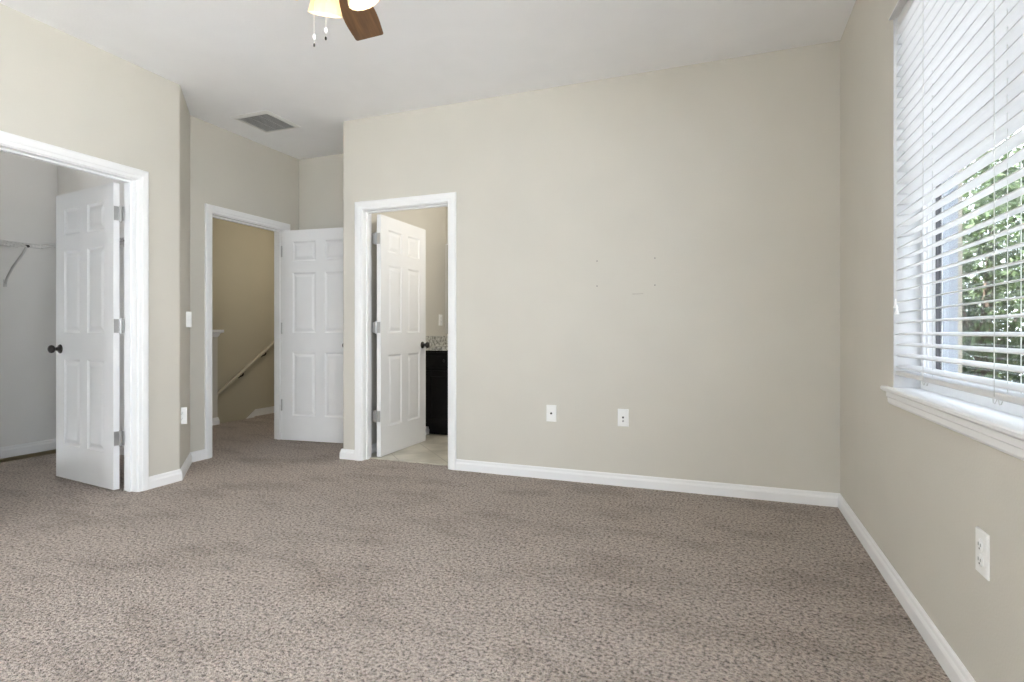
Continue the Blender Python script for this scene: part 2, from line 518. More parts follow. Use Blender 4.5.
# ------------------------------------------------------------------ baseboards
BP = [(0, 0), (0.014, 0), (0.014, 0.060), (0.011, 0.068), (0.0085, 0.072), (0.0075, 0.086), (0.004, 0.092), (0, 0.092)]
def baseboards(names, pts, labels, mats='white', flip=1):
    """one mitred board per segment; the room lies on the left of the path when flip = 1"""
    P = [Vector(p) for p in pts]
    n = len(P)
    nor = []
    for a, b in zip(P[:-1], P[1:]):
        d = (b - a).normalized()
        nor.append(Vector((-d.y, d.x)) * flip)
    mit = []
    for i in range(n):
        if i == 0: mit.append(nor[0])
        elif i == n - 1: mit.append(nor[-1])
        else:
            m = (nor[i - 1] + nor[i])
            mit.append(m / (m.dot(nor[i])))
    for i in range(n - 1):
        rings = []
        for k in (i, i + 1):
            rings.append([Vector((P[k].x + mit[k].x * t, P[k].y + mit[k].y * t, z)) for t, z in BP])
        o = MB().loft(rings).build(names[i], mats)
        tag(o, labels[i], 'baseboard', kind='structure')

CW = 0.066   # casing width
baseboards(['baseboard_back', 'baseboard_right', 'baseboard_front', 'baseboard_left'],
           [(B_X[1] + 0.005 + CW, YB), (XR, YB), (XR, -2.0), (XW, -2.0), (XW, C_Y[0] - 0.005 - CW)],
           ['white baseboard along the wide beige wall from bathroom doorway to corner', 'white baseboard under the window wall',
            'white baseboard on the wall behind the viewpoint', 'white baseboard on the closet wall before its doorway'], flip=-1)
baseboards(['baseboard_closet_side', 'baseboard_corner', 'baseboard_entry'],
           [(XW, C_Y[1] + 0.005 + CW), (XW, 2.78), (XE, 2.78 + (XW - XE)), (XE, E_Y[0] - 0.005 - CW)],
           ['short white baseboard right after the closet doorway', 'short slanted white baseboard between closet and landing doorways',
            'short white baseboard just before the landing doorway'], flip=-1)
baseboards(['baseboard_nook_left', 'baseboard_nook', 'baseboard_return', 'baseboard_bath_side'],
           [(XE, E_Y[1] + 0.005 + CW), (XE, YN), (XB, YN), (XB, YB), (B_X[0] - 0.005 - CW, YB)],
           ['white baseboard stub beside the landing door hinges', 'white baseboard behind the open landing door',
            'white baseboard on the wall turning to the landing door', 'short white baseboard beside the bathroom doorway on its hinge side'], flip=-1)
baseboards(['baseboard_closet_back', 'baseboard_closet_end'], [(-5.55, -0.6), (-5.55, 3.20), (XE - 0.12, 3.20)],
           ['white baseboard at the far closet wall', 'white baseboard at the closet end wall behind its door'], flip=-1)
baseboards(['baseboard_bathroom'], [(XB + TH, YB + TH), (XB + TH, 4.93)], ['white baseboard on the bathroom wall beside the black vanity'], flip=-1)
baseboards(['baseboard_half_wall', 'baseboard_half_wall_end'], [(-5.27, 3.30), (-5.27, 4.63), (-5.385, 4.63)],
           ['white baseboard at the foot of the low guard wall', 'white baseboard round the end of the low guard wall'], flip=-1)
# sloping skirt board on the stairwell wall
sk = MB()
y0, y1 = 6.23, 7.5
top = [(y1, -0.175 + 0.10), (y0, -0.175 + 0.10), (y0 - 2.6, -0.175 + 0.10 - 2.6 * 0.668)]
bot = [(y1, -0.185), (y0, -0.185), (y0 - 2.6, -0.185 - 2.6 * 0.668 - 0.25)]
for (ta, tb, ba, bb) in ((top[0], top[1], bot[0], bot[1]), (top[1], top[2], bot[1], bot[2])):
    sk.loft([[(-6.36, ta[0], ta[1]), (-6.345, ta[0], ta[1]), (-6.345, ba[0], ba[1]), (-6.36, ba[0], ba[1])],
             [(-6.36, tb[0], tb[1]), (-6.345, tb[0], tb[1]), (-6.345, bb[0], bb[1]), (-6.36, bb[0], bb[1])]])
tag(sk.build('trim_4', 'white'), 'white skirt board following the stairs on the stairwell wall', 'trim', kind='structure')

# ------------------------------------------------------------------ door frames
CP = [(0.0, 0.0), (0.0, 0.008), (0.004, 0.011), (0.012, 0.012), (0.020, 0.0125), (0.026, 0.016), (0.052, 0.018), (CW - 0.006, 0.018), (CW, 0.013), (CW, 0.0)]
def door_frame(name, o, es, en, s0, s1, label, stop_t, hinge_side):
    """o + s*es + t*en ; t = 0 is the room face of the wall, t < 0 goes into it"""
    es, en, o = Vector(es), Vector(en), Vector(o)
    mtx = Matrix(((es.x, en.x, 0, o.x), (es.y, en.y, 0, o.y), (0, 0, 1, 0), (0, 0, 0, 1)))
    mb = MB()
    # jambs
    mb.box(s0 - J, s0, -TH, 0, 0, ZT + J, mtx)
    mb.box(s1, s1 + J, -TH, 0, 0, ZT + J, mtx)
    mb.box(s0, s1, -TH, 0, ZT, ZT + J, mtx)
    # stops
    a, b = stop_t
    mb.box(s0, s0 + 0.011, a, b, 0, ZT, mtx)
    mb.box(s1 - 0.011, s1, a, b, 0, ZT, mtx)
    mb.box(s0 + 0.011, s1 - 0.011, a, b, ZT - 0.011, ZT, mtx)
    # casings on both faces
    for side in (0, 1):
        rings = []
        for (c, dz, ds) in ((s0 - 0.005, 0, -1), (s0 - 0.005, 1, -1), (s1 + 0.005, 1, 1), (s1 + 0.005, 0, 1)):
            ring = []
            for wv, p in CP:
                z = (ZT + 0.005 + wv) if dz else 0.0
                t = p if side == 0 else -TH - p
                ring.append(mtx @ Vector((c + ds * wv, t, z)))
            rings.append(ring)
        mb.loft(rings)
    ob = mb.build(name, 'white')
    tag(ob, label, 'door frame', kind='structure')
    return ob

door_frame('trim_1', (XW, 0), (0, 1), (1, 0), C_Y[0], C_Y[1], 'white door casing around the closet doorway', (-0.075, -0.045), 1)
door_frame('trim_2', (XE, 0), (0, 1), (1, 0), E_Y[0], E_Y[1], 'white door casing around the stair landing doorway', (-0.075, -0.042), 1)
door_frame('trim_3', (0, YB), (1, 0), (0, -1), B_X[0], B_X[1], 'white door casing around the bathroom doorway', (-0.072, -0.042), 0)

# ------------------------------------------------------------------ six panel doors
def door_leaf(name, W, Hd, T, loc, rz, label, face, knob_mat='bronze', backset=0.062, lift=0.022, hinge_zs=(1.80, 1.075, 0.35), jamb_dir=None):
    mb = MB()
    bm = mb.bm
    st_, mu_ = 0.112, 0.098
    pw = (W - 2 * st_ - mu_) / 2
    xs = [0, st_, st_ + pw, st_ + pw + mu_, W - st_, W]
    zt = Hd
    zs = [0, 0.235, 0.835, 1.02, 1.59, 1.70, 1.885, zt]
    zs = [lift + z * (Hd - lift) / Hd for z in zs]
    y_a, y_b = (0, T)
    for y, sg in ((y_a, 1), (y_b, -1)):       # sg: direction into the slab
        for i in range(5):
            for k in range(7):
                x0, x1, z0, z1 = xs[i], xs[i + 1], zs[k], zs[k + 1]
                def ring(ins, dep):
                    return [bm.verts.new((x, y + sg * dep, z)) for x, z in ((x0 + ins, z0 + ins), (x1 - ins, z0 + ins), (x1 - ins, z1 - ins), (x0 + ins, z1 - ins))]
                if i in (1, 3) and k in (1, 3, 5):
                    R = [ring(0, 0), ring(0.004, 0.004), ring(0.012, 0.0085), ring(0.020, 0.0085), ring(0.040, 0.003), ring(0.044, 0.0025)]
                    for a, b in zip(R[:-1], R[1:]):
                        for j in range(4):
                            bm.faces.new((a[j], a[(j + 1) % 4], b[(j + 1) % 4], b[j]))
                    bm.faces.new(R[-1])
                else:
                    bm.faces.new(ring(0, 0))
    # edges
    for (xa, xb, za, zb) in ((0, 0, zs[0], zs[-1]), (W, W, zs[0], zs[-1])):
        bm.faces.new([bm.verts.new(p) for p in ((xa, 0, za), (xa, T, za), (xa, T, zb), (xa, 0, zb))])
    for z in (zs[0], zs[-1]):
        bm.faces.new([bm.verts.new(p) for p in ((0, 0, z), (W, 0, z), (W, T, z), (0, T, z))])
    bmesh.ops.remove_doubles(bm, verts=bm.verts, dist=1e-5)
    o = mb.build(name, 'door')
    o.location = loc
    o.rotation_euler = (0, 0, rz)
    tag(o, label, 'door', kind='structure')
    # knobs on both faces
    for y, sg in ((0, -1), (T, 1)):
        k = MB()
        mt = Matrix.Translation((W - backset, y, 0.918)) @ Matrix.Rotation(-sg * PI / 2, 4, 'X')
        k.lathe([(0.0005, -0.002), (0.032, -0.002), (0.032, 0.004), (0.027, 0.010), (0.014, 0.013), (0.011, 0.030), (0.015, 0.036), (0.025, 0.042), (0.0285, 0.052), (0.026, 0.062), (0.017, 0.069), (0.0005, 0.071)], 24, mt)
        h = k.build('door_handle', knob_mat, o, True)
        tag(h, 'dark round door knob')
    la = MB().box(W - 0.0005, W + 0.002, T / 2 - 0.012, T / 2 + 0.012, 0.888, 0.948)
    tag(la.build('latch_plate', 'nickel', o), 'metal latch plate')
    for z in hinge_zs:
        hg = MB()
        hg.box(-0.0025, 0.0005, T * 0.12, T * 0.95, z - 0.045, z + 0.045)
        yk = T + 0.004 if face == 'far' else -0.004
        xk = -0.006
        hg.lathe([(0.0065, z - 0.047), (0.0065, z + 0.047)], 12, Matrix.Translation((xk, yk, 0)))
        hg.lathe([(0.004, z - 0.053), (0.008, z - 0.050), (0.008, z - 0.047)], 12, Matrix.Translation((xk, yk, 0)))
        hg.lathe([(0.008, z + 0.047), (0.008, z + 0.050), (0.004, z + 0.053)], 12, Matrix.Translation((xk, yk, 0)))
        if jamb_dir is not None:
            jx0, jx1, jy0, jy1 = jamb_dir
            hg.box(jx0, jx1, jy0, jy1, z - 0.045, z + 0.045)
        tag(hg.build('hinge', 'nickel', o), 'silver butt hinge')
    return o

# local y = 0 is the face the photograph shows on the closet and landing doors
ang = math.radians(172.5)
d1 = door_leaf('door_1', 0.748, 1.995, 0.035, (-3.668, 2.466, 0), ang, 'white six panel closet door standing open into the closet', 'near',
               jamb_dir=(-0.036, 0.0, -0.0105, -0.0085))
# shift so that the thickness runs away from the camera: y local is towards -Y here, so slide it back
d1.location = (-3.656, 2.465, 0)
d2 = door_leaf('door_2', 0.815, 1.995, 0.035, (-3.903, 4.150, 0), math.radians(5.5), 'white six panel landing door swung back into the room', 'near', backset=0.112)
d3 = door_leaf('door_3', 0.735, 1.995, 0.037, (-2.612, 3.856, 0), math.radians(90.3), 'white six panel bathroom door standing open into the bathroom', 'far',
               jamb_dir=(-0.003, 0.0, 0.035, 0.078))

# ------------------------------------------------------------------ window, sill and exterior
def window(name, win, x, label, pane_mat):
    y0, y1, z0, z1 = win
    zs = 0.811
    root = empty(name, (x, (y0 + y1) / 2, z0))
    tag(root, label, 'window', kind='structure')
    inv = Matrix.Translation((-x, -(y0 + y1) / 2, -z0))
    def part(mb, nm, m, par=root, lab=None):
        bmesh.ops.transform(mb.bm, matrix=inv, verts=mb.bm.verts)
        ob = mb.build(nm, m, par)
        if lab: ob['label'] = lab
        return ob
    xf0, xf1 = x + 0.089, x + 0.150      # frame depth
    # white jamb liner
    mb = MB()
    mb.box(x - 0.001, xf1, y1 - 0.006, y1, zs, z1).box(x - 0.001, xf1, y0, y0 + 0.006, zs, z1).box(x - 0.001, xf1, y0 + 0.006, y1 - 0.006, z1 - 0.006, z1)
    part(mb, 'jamb_liner', 'jamb')
    mb = MB()
    xo = XR + 0.2105
    mb.box(xf1, xo, y1 - 0.004, y1, zs, z1).box(xf1, xo, y0, y0 + 0.004, zs, z1).box(xf1, xo, y0 + 0.004, y1 - 0.004, z1 - 0.004, z1).box(xf1, xo, y0 + 0.004, y1 - 0.004, zs - 0.02, zs - 0.008)
    part(mb, 'outer_reveal', 'reveal', lab='blue grey outer reveal')
    mb = MB()
    fw = 0.030
    mb.box(xf0, xf1, y1 - 0.006 - fw, y1 - 0.006, zs, z1 - 0.006).box(xf0, xf1, y0 + 0.006, y0 + 0.006 + fw, zs, z1 - 0.006)
    mb.box(xf0, xf1, y0 + 0.006 + fw, y1 - 0.006 - fw, zs - 0.01, zs + 0.032).box(xf0, xf1, y0 + 0.006 + fw, y1 - 0.006 - fw, z1 - 0.006 - fw, z1 - 0.006)
    # raised track ribs on the far jamb
    for dx in (0.012, 0.030, 0.048):
        mb.box(xf0 + dx, xf0 + dx + 0.004, y1 - 0.006 - fw - 0.010, y1 - 0.006 - fw, zs + 0.032, z1 - 0.04)
        mb.box(xf0 + dx, xf0 + dx + 0.004, y0 + 0.006 + fw, y0 + 0.006 + fw + 0.010, zs + 0.032, z1 - 0.04)
    part(mb, 'window_frame', 'vinyl')
    ym = (y0 + y1) / 2
    for (a, b, dx) in ((ym - 0.02, y1 - 0.037, 0.034), (y0 + 0.037, ym + 0.02, 0.014)):
        s = 0.020
        zb, ztop = zs + 0.033, z1 - 0.037
        mb = MB()
        xa, xb = xf0 + dx, xf0 + dx + 0.018
        mb.box(xa, xb, a, a + s, zb, ztop).box(xa, xb, b - s, b, zb, ztop).box(xa, xb, a + s, b - s, zb, zb + 0.03).box(xa, xb, a + s, b - s, ztop - s, ztop)
        sash = part(mb, 'sash', 'vinyl')
        mb = MB()
        g = 0.005
        xm = (xa + xb) / 2
        for (p, q2, u, v) in ((a + s, a + s + g, zb + 0.03, ztop - s), (b - s - g, b - s, zb + 0.03, ztop - s)):
            mb.box(xm - 0.009, xm + 0.009, p, q2, u, v)
        mb.box(xm - 0.009, xm + 0.009, a + s, b - s, ztop - s - 0.004, ztop - s)
        part(mb, 'gasket', 'gasket', sash, 'dark glazing gasket')
        mb = MB().box(xm - 0.002, xm + 0.002, a + s, b - s, zb + 0.03, ztop - s)
        part(mb, 'pane', pane_mat, sash, 'glass pane')
    if True:
        mb = MB()
        prof = [(-0.0255, 0.0), (-0.0235, -0.012), (-0.019, -0.016), (-0.016, -0.021), (0.0, -0.021)]
        nose = []
        hn = 0.085
        mb.loft([[Vector((x + a_, yy, zs + b_)) for a_, b_ in ((-0.022, 0.0), (-0.0265, -0.004), (-0.0265, -0.012), (-0.022, -0.0165), (-0.016, -0.021), (-0.0005, -0.021), (-0.0005, 0.0))] for yy in (y0 - hn, y1 + hn)])
        mb.box(x - 0.0005, xf0, y0, y1, zs - 0.021, zs)
        part(mb, 'window_sill', 'white', lab='white sill board projecting into the room')
        mb = MB()
        mb.loft([[Vector((x + a_, yy, zs + b_)) for a_, b_ in ((-0.0005, -0.0215), (-0.016, -0.0215), (-0.016, -0.038), (-0.012, -0.042), (-0.0105, -0.060), (-0.006, -0.068), (-0.0005, -0.068))] for yy in (y0 - 0.04, y1 + 0.04)])
        part(mb, 'apron', 'white', lab='white moulded apron under the sill')
    return root

window('window_1', W1, XR, 'white framed sliding window behind the horizontal blind', 'tinted')
window('added_window', W2, XR, 'unseen white window added behind the viewpoint for more daylight', 'glass')  # out of view, added to let more daylight in

# ------------------------------------------------------------------ horizontal blind
bx0, by0, by1 = XR + 0.029, W1[0] + 0.008, W1[1] - 0.008
BR = empty('window_blind', (bx0, (by0 + by1) / 2, 0.86))
tag(BR, 'white faux wood horizontal blind hanging in the window', 'blind')
inv = Matrix.Translation((-bx0, -(by0 + by1) / 2, -0.86))
def bpart(mb, nm, m, lab=None, par=BR, smooth=False):
    bmesh.ops.transform(mb.bm, matrix=inv, verts=mb.bm.verts)
    ob = mb.build(nm, m, par, smooth)
    if lab: ob['label'] = lab
    return ob
mb = MB().box(XR + 0.0115, XR + 0.058, by0, by1, 2.238, 2.282)
bpart(mb, 'headrail', 'slat')
mb = MB()
mb.loft([[Vector((XR + a_, yy, 2.263 + b_)) for a_, b_ in ((0.0105, 0.0165), (-0.016, 0.0145), (-0.019, 0.016), (-0.019, 0.021), (-0.0005, 0.0235), (0.0105, 0.0235))] for yy in (W1[0] + 0.008, W1[1] - 0.008)])
bpart(mb, 'valance', 'slat', 'cream lipped valance strip')
mb = MB()
pitch = 0.0425
z = 0.900
ns = 0
while z < 2.235:
    # the lower slats hang open, the upper ones have dropped shut
    k_ = min(1.0, max(0.0, (z - 1.42) / 0.20))
    tl = 0.17 - 0.27 * k_ + random.uniform(-0.02, 0.02)
    dz = random.uniform(-0.0015, 0.0015)
    sagy = random.uniform(-0.0012, 0.0012)
    up = []
    for i in range(5):
        a_ = -0.025 + 0.0125 * i
        crown = 0.0022 * (1 - (a_ / 0.025) ** 2)
        up.append((a_ * math.cos(tl), a_ * math.sin(tl) + crown))
    prof = [(a_, b_ + 0.0014) for a_, b_ in up] + [(a_, b_ - 0.0014) for a_, b_ in up[::-1]]
    mb.loft([[Vector((bx0 + a_, yy, z + dz + ex + b_)) for a_, b_ in prof] for yy, ex in ((by0 + 0.001, sagy), (by1 - 0.001, -sagy))])
    z += pitch
    ns += 1
bpart(mb, 'slats', 'slat', 'row of flat white slats')
mb = MB()
mb.loft([[Vector((bx0 + a_, yy, 0.862 + b_)) for a_, b_ in ((-0.025, 0.003), (-0.022, 0.0), (0.022, 0.0), (0.025, 0.003), (0.025, 0.014), (0.022, 0.018), (-0.022, 0.018), (-0.025, 0.014))] for yy in (by0 + 0.001, by1 - 0.001)])
bpart(mb, 'bottom_rail', 'slat')
for yl in (2.28, 1.742, 1.20):
    mb = MB()
    for dx in (-0.0268, 0.0, 0.0268):
        mb.tube([(bx0 + dx, yl, 0.868), (bx0 + dx, yl, 2.25)], 0.0011 if dx else 0.0009, 6)
    # knotted ends under the bottom rail
    for sgn in (-1, 1):
        mb.tube([(bx0 - 0.02, yl + 0.004 * sgn, 0.862), (bx0 - 0.021, yl + 0.012 * sgn, 0.850), (bx0 - 0.021, yl + 0.022 * sgn, 0.852), (bx0 - 0.02, yl + 0.026 * sgn, 0.860)], 0.0011, 6)
    bpart(mb, 'ladder_cord', 'cord')
for (yc, xc, zb) in ((2.585, XR - 0.003, 1.13), (2.570, XR - 0.003, 1.105)):
    mb = MB().tube([(xc, yc, zb + 0.03), (xc, yc, 2.262)], 0.0011, 6)
    cordo = bpart(mb, 'pull_cord', 'cord')
    mb = MB().lathe([(0.0015, zb + 0.034), (0.0035, zb + 0.030), (0.005, zb + 0.012), (0.009, zb), (0.0085, zb - 0.003), (0.001, zb - 0.003)], 14, Matrix.Translation((xc, yc, 0)))
    bpart(mb, 'tassel', 'plastic', 'white bell shaped tassel', cordo, True)

# ------------------------------------------------------------------ wall plates
def plate(name, loc, rz, label, cat, kind, group=None):
    """local: x across, y out of the wall (towards -y), z up"""
    o = empty(name, loc, rz)
    tag(o, label, cat, group)
    mb = MB()
    mb.loft([[(sx * (0.036 - e), -d, sz * (0.058 - e)) for sx, sz in ((-1, -1), (1, -1), (1, 1), (-1, 1))] for e, d in ((0, 0), (0, 0.0035), (0.0025, 0.006))])
    mb.build('plate', 'plastic', o)
    if kind == 'duplex':
        for z in (0.0195, -0.0195):
            s = MB()
            s.lathe([(0.0005, 0.0), (0.0165, 0.0), (0.0165, 0.0085), (0.0155, 0.0092), (0.0005, 0.0092)], 24, Matrix.Translation((0, 0, z)) @ Matrix.Rotation(PI / 2, 4, 'X'))
            so = s.build('socket', 'plastic', o, True)
            sl = MB()
            sl.box(-0.0075, -0.0055, -0.0097, -0.009, z - 0.002, z + 0.007).box(0.0055, 0.0075, -0.0097, -0.009, z - 0.002, z + 0.006)
            sl.lathe([(0.0005, 0.009), (0.0027, 0.009), (0.0027, 0.0097), (0.0005, 0.0097)], 10, Matrix.Translation((0, 0, z - 0.008)) @ Matrix.Rotation(PI / 2, 4, 'X'))
            sl.build('slots', 'slot', so)
    elif kind == 'coax':
        s = MB().lathe([(0.0005, 0.005), (0.0075, 0.005), (0.0075, 0.009), (0.005, 0.010), (0.005, 0.018), (0.0005, 0.018)], 12, Matrix.Rotation(PI / 2, 4, 'X'))
        tag(s.build('cable_socket', 'bronze', o, True), 'dark round cable socket')
    elif kind == 'phone':
        s = MB().box(-0.006, 0.006, -0.0068, -0.0055, -0.004, 0.008)
        tag(s.build('cable_socket', 'slot', o), 'dark square jack opening')
        s = MB().lathe([(0.0005, 0.005), (0.0065, 0.005), (0.0065, 0.009), (0.0045, 0.014), (0.0005, 0.014)], 12, Matrix.Translation((0, 0, -0.022)) @ Matrix.Rotation(PI / 2, 4, 'X'))
        tag(s.build('cable_socket', 'nickel', o, True), 'small round cable socket')
    elif kind == 'switch':
        s = MB()
        s.loft([[(-0.016, -0.005, -0.033), (0.016, -0.005, -0.033), (0.016, -0.005, 0.033), (-0.016, -0.005, 0.033)],
                [(-0.0155, -0.011, -0.0325), (0.0155, -0.011, -0.0325), (0.0155, -0.0075, 0.0325), (-0.0155, -0.0075, 0.0325)]])
        s.build('rocker', 'plastic', o)
    for z in ((0.041, -0.041) if kind != 'duplex' else (0.0,)):
        sc_ = MB()
        sc_.lathe([(0.0005, 0.005), (0.0032, 0.005), (0.0032, 0.0066), (0.0005, 0.007)], 10, Matrix.Translation((0, 0, z)) @ Matrix.Rotation(PI / 2, 4, 'X'))
        sc_.build('screw', 'plastic', o, True)
    return o

plate('cable_plate', (-1.128, YB, 0.470), 0, 'white wall plate with one dark cable socket on the wide beige wall', 'wall plate', 'coax')
plate('jack_plate', (-0.631, YB, 0.466), 0, 'white wall plate with two small jacks, nearer the window corner', 'wall plate', 'phone')
plate('power_outlet', (XR, 1.797, 0.455), -PI / 2, 'white double power outlet low on the wall under the window', 'outlet', 'duplex')
cdir = Vector((-q, q))
pa = Vector((XW, 2.78)) + cdir * 0.335
pb = Vector((XW, 2.78)) + cdir * 0.06
plate('light_switch', (pa.x, pa.y, 1.13), PI / 4, 'white light switch on the slanted wall beside the landing doorway', 'switch', 'switch')
plate('wall_outlet', (pb.x, pb.y, 0.45), PI / 4, 'white outlet low on the slanted wall after the closet doorway', 'outlet', 'duplex')

plate('bathroom_outlet', (XB + TH, 5.19, 1.165), PI / 2, 'white outlet on the bathroom wall above the granite side upstand', 'outlet', 'duplex')

# nail holes and a scuff left on the wide wall
wb = bpy.data.objects['wall_back']
for (xx, zz) in ((-0.807, 1.516), (-0.807, 1.347), (-0.425, 1.518), (-0.425, 1.342)):
    mb = MB().lathe([(0.0005, 0.0), (0.0042, 0.0), (0.0036, 0.0012), (0.0005, 0.0012)], 10, Matrix.Translation((xx, YB, zz)) @ Matrix.Rotation(PI / 2, 4, 'X'))
    tag(mb.build('nail_hole', 'mark', wb), 'small dark nail hole')
mb = MB()
mb.box(-0.572, -0.520, YB - 0.0008, YB + 0.0005, 1.284, 1.290).box(-0.528, -0.500, YB - 0.0008, YB + 0.0005, 1.286, 1.291)
tag(mb.build('scuff_mark', 'scuff', wb), 'faint scuff under the nail holes')

# ------------------------------------------------------------------ ceiling vent
V = empty('ceiling_vent', (-3.470, 3.518, H))
tag(V, 'square ceiling return vent with grey louvers and white frame', 'vent')
a, b, d = 0.150, 0.185, 0.010
mb = MB()
for rz in range(4):
    mt = Matrix.Rotation(rz * PI / 2, 4, 'Z')
    mb.loft([[mt @ Vector((sx, sy, sz)) for sx, sy, sz in ((-a, -a, 0), (-a, -a, -d), (-a - 0.006, -a - 0.006, -d), (-b, -b, -0.003), (-b, -b, 0))],
             [mt @ Vector((sx, sy, sz)) for sx, sy, sz in ((a, -a, 0), (a, -a, -d), (a + 0.006, -a - 0.006, -d), (b, -b, -0.003), (b, -b, 0))]])
mb.build('frame', 'vent', V)
mb = MB()
for k in range(16):
    yy = -a + (k + 0.5) * (2 * a / 16)
    mt = Matrix.Translation((0, yy, -0.006)) @ Matrix.Rotation(math.radians(38), 4, 'X')
    mb.box(-a, a, -0.0095, 0.0095, -0.0006, 0.0006, mt)
for xx in (-0.05, 0.05):
    mb.box(xx - 0.001, xx + 0.001, -a, a, -0.006, 0.0)
mb.build('louvers', 'louver', V)
MB().box(-a, a, -a, a, -0.0012, 0.0).build('backing', 'duct', V)

# ------------------------------------------------------------------ ceiling fan
FX, FY = -1.279, 1.557
FAN = empty('ceiling_fan', (FX, FY, H))
tag(FAN, 'brown bladed ceiling fan with lit frosted glass lamps', 'ceiling fan')
def zz(v): return v - H
mb = MB().lathe([(0.001, zz(2.738)), (0.075, zz(2.738)), (0.078, zz(2.72)), (0.06, zz(2.68)), (0.03, zz(2.665)), (0.015, zz(2.66)), (0.001, zz(2.66))], 28)
mb.build('canopy', 'motor', FAN, True)
MB().lathe([(0.012, zz(2.665)), (0.012, zz(2.52))], 14).build('downrod', 'motor', FAN, True)
mb = MB().lathe([(0.001, zz(2.535)), (0.03, zz(2.532)), (0.07, zz(2.52)), (0.112, zz(2.495)), (0.124, zz(2.46)), (0.124, zz(2.415)), (0.105, zz(2.385)), (0.07, zz(2.372)), (0.001, zz(2.37))], 32)
mb.build('motor_housing', 'motor', FAN, True)
mb = MB().lathe([(0.001, zz(2.372)), (0.055, zz(2.372)), (0.058, zz(2.355)), (0.048, zz(2.325)), (0.055, zz(2.30)), (0.05, zz(2.275)), (0.03, zz(2.262)), (0.001, zz(2.258))], 24)
kit = mb.build('light_kit', 'motor', FAN, True)
base = math.radians(111)
for k in range(5):
    a_ = base + k * 2 * PI / 5
    rot = Matrix.Rotation(a_, 4, 'Z') @ Matrix.Translation((0, 0, zz(2.366))) @ Matrix.Rotation(math.radians(-14), 4, 'X')
    mb = MB()
    out_ = []
    R0, R1 = 0.185, 0.610
    L_ = [(R0, 0.048), (R0 + 0.05, 0.056), (R0 + 0.15, 0.065), (R0 + 0.28, 0.070), (R1 - 0.10, 0.069), (R1 - 0.012, 0.064), (R1 - 0.003, 0.061), (R1, 0.055)]
    prof = [(x, -y) for x, y in L_] + [(x, y) for x, y in L_[::-1]]
    mb.loft([[Vector((x, y, zt)) for x, y in prof] for zt in (-0.003, 0.003)])
    bo = mb.build('blade', 'wood', FAN)
    bo.matrix_local = rot
    ir = MB()
    ir.loft([[Vector((x, sy * w_, zt)) for sy, zt in ((-1, -0.004), (1, -0.004), (1, 0.0), (-1, 0.0))] for x, w_ in ((0.075, 0.016), (0.12, 0.012), (0.17, 0.020), (0.215, 0.038), (0.245, 0.026), (0.255, 0.010))])
    io = ir.build('blade_iron', 'motor', bo)
    io.location = (0, 0, 0.0075)
for k in range(4):
    a_ = math.radians(129 + 90 * k)
    rot = Matrix.Rotation(a_, 4, 'Z')
    arm = MB().tube([rot @ Vector(p) for p in ((0.035, 0, zz(2.31)), (0.055, 0, zz(2.326)), (0.074, 0, zz(2.320)), (0.085, 0, zz(2.302)))], 0.008, 10)
    ao = arm.build('lamp_arm', 'motor', FAN, True)
    mt = rot @ Matrix.Translation((0.086, 0, zz(2.304))) @ Matrix.Rotation(math.radians(-22), 4, 'Y')
    s = MB()
    outer = [(0.022, 0.0), (0.030, -0.006), (0.036, -0.025), (0.043, -0.055), (0.049, -0.085), (0.0565, -0.112), (0.0595, -0.122)]
    inner = [(r_ - 0.003, z_) for r_, z_ in outer[::-1]]
    s.lathe(outer + inner, 64, mt, flute=0.022, fn=16)
    so = s.build('lamp_shade', 'shade', ao, True)
    tag(so, 'lit cream fluted bell shade')
    bl = MB().lathe([(0.001, -0.012), (0.013, -0.012), (0.013, -0.030), (0.024, -0.050), (0.027, -0.066), (0.022, -0.082), (0.010, -0.091), (0.001, -0.092)], 18, mt)
    bo = bl.build('bulb', 'bulb', ao, True)
    bo['label'] = 'glowing bulb'
    p = mt @ Vector((0, 0, -0.105))
    light('fan_lamp', 'POINT', (FX + p.x, FY + p.y, H + p.z), 0.2, (1.0, 0.88, 0.70), 0.03)
for (dx, dy, ztop, zend) in ((-0.034, -0.014, 2.27, 2.012), (0.004, -0.001, 2.262, 2.034)):
    mb = MB()
    zc = ztop
    mb.tube([(dx, dy, zz(ztop)), (dx, dy, zz(zend))], 0.0009, 6)
    while zc > zend + 0.02:
        bmesh.ops.create_icosphere(mb.bm, subdivisions=1, radius=0.0016, matrix=Matrix.Translation((dx, dy, zz(zc))))
        zc -= 0.005
    co = mb.build('pull_chain', 'chain', FAN)
    mb = MB().lathe([(0.0008, 0.010), (0.004, 0.008), (0.0048, 0.002), (0.0045, -0.004), (0.003, -0.009), (0.0008, -0.010)], 14, Matrix.Translation((dx, dy, zz(zend + 0.030))))
    mb.build('bead', 'bead', co, True)
    mb = MB().lathe([(0.0008, 0.006), (0.003, 0.005), (0.004, 0.0), (0.003, -0.005), (0.0008, -0.006)], 12, Matrix.Translation((dx, dy, zz(zend + 0.003))))
    mb.build('chain_end', 'bronze', co, True)

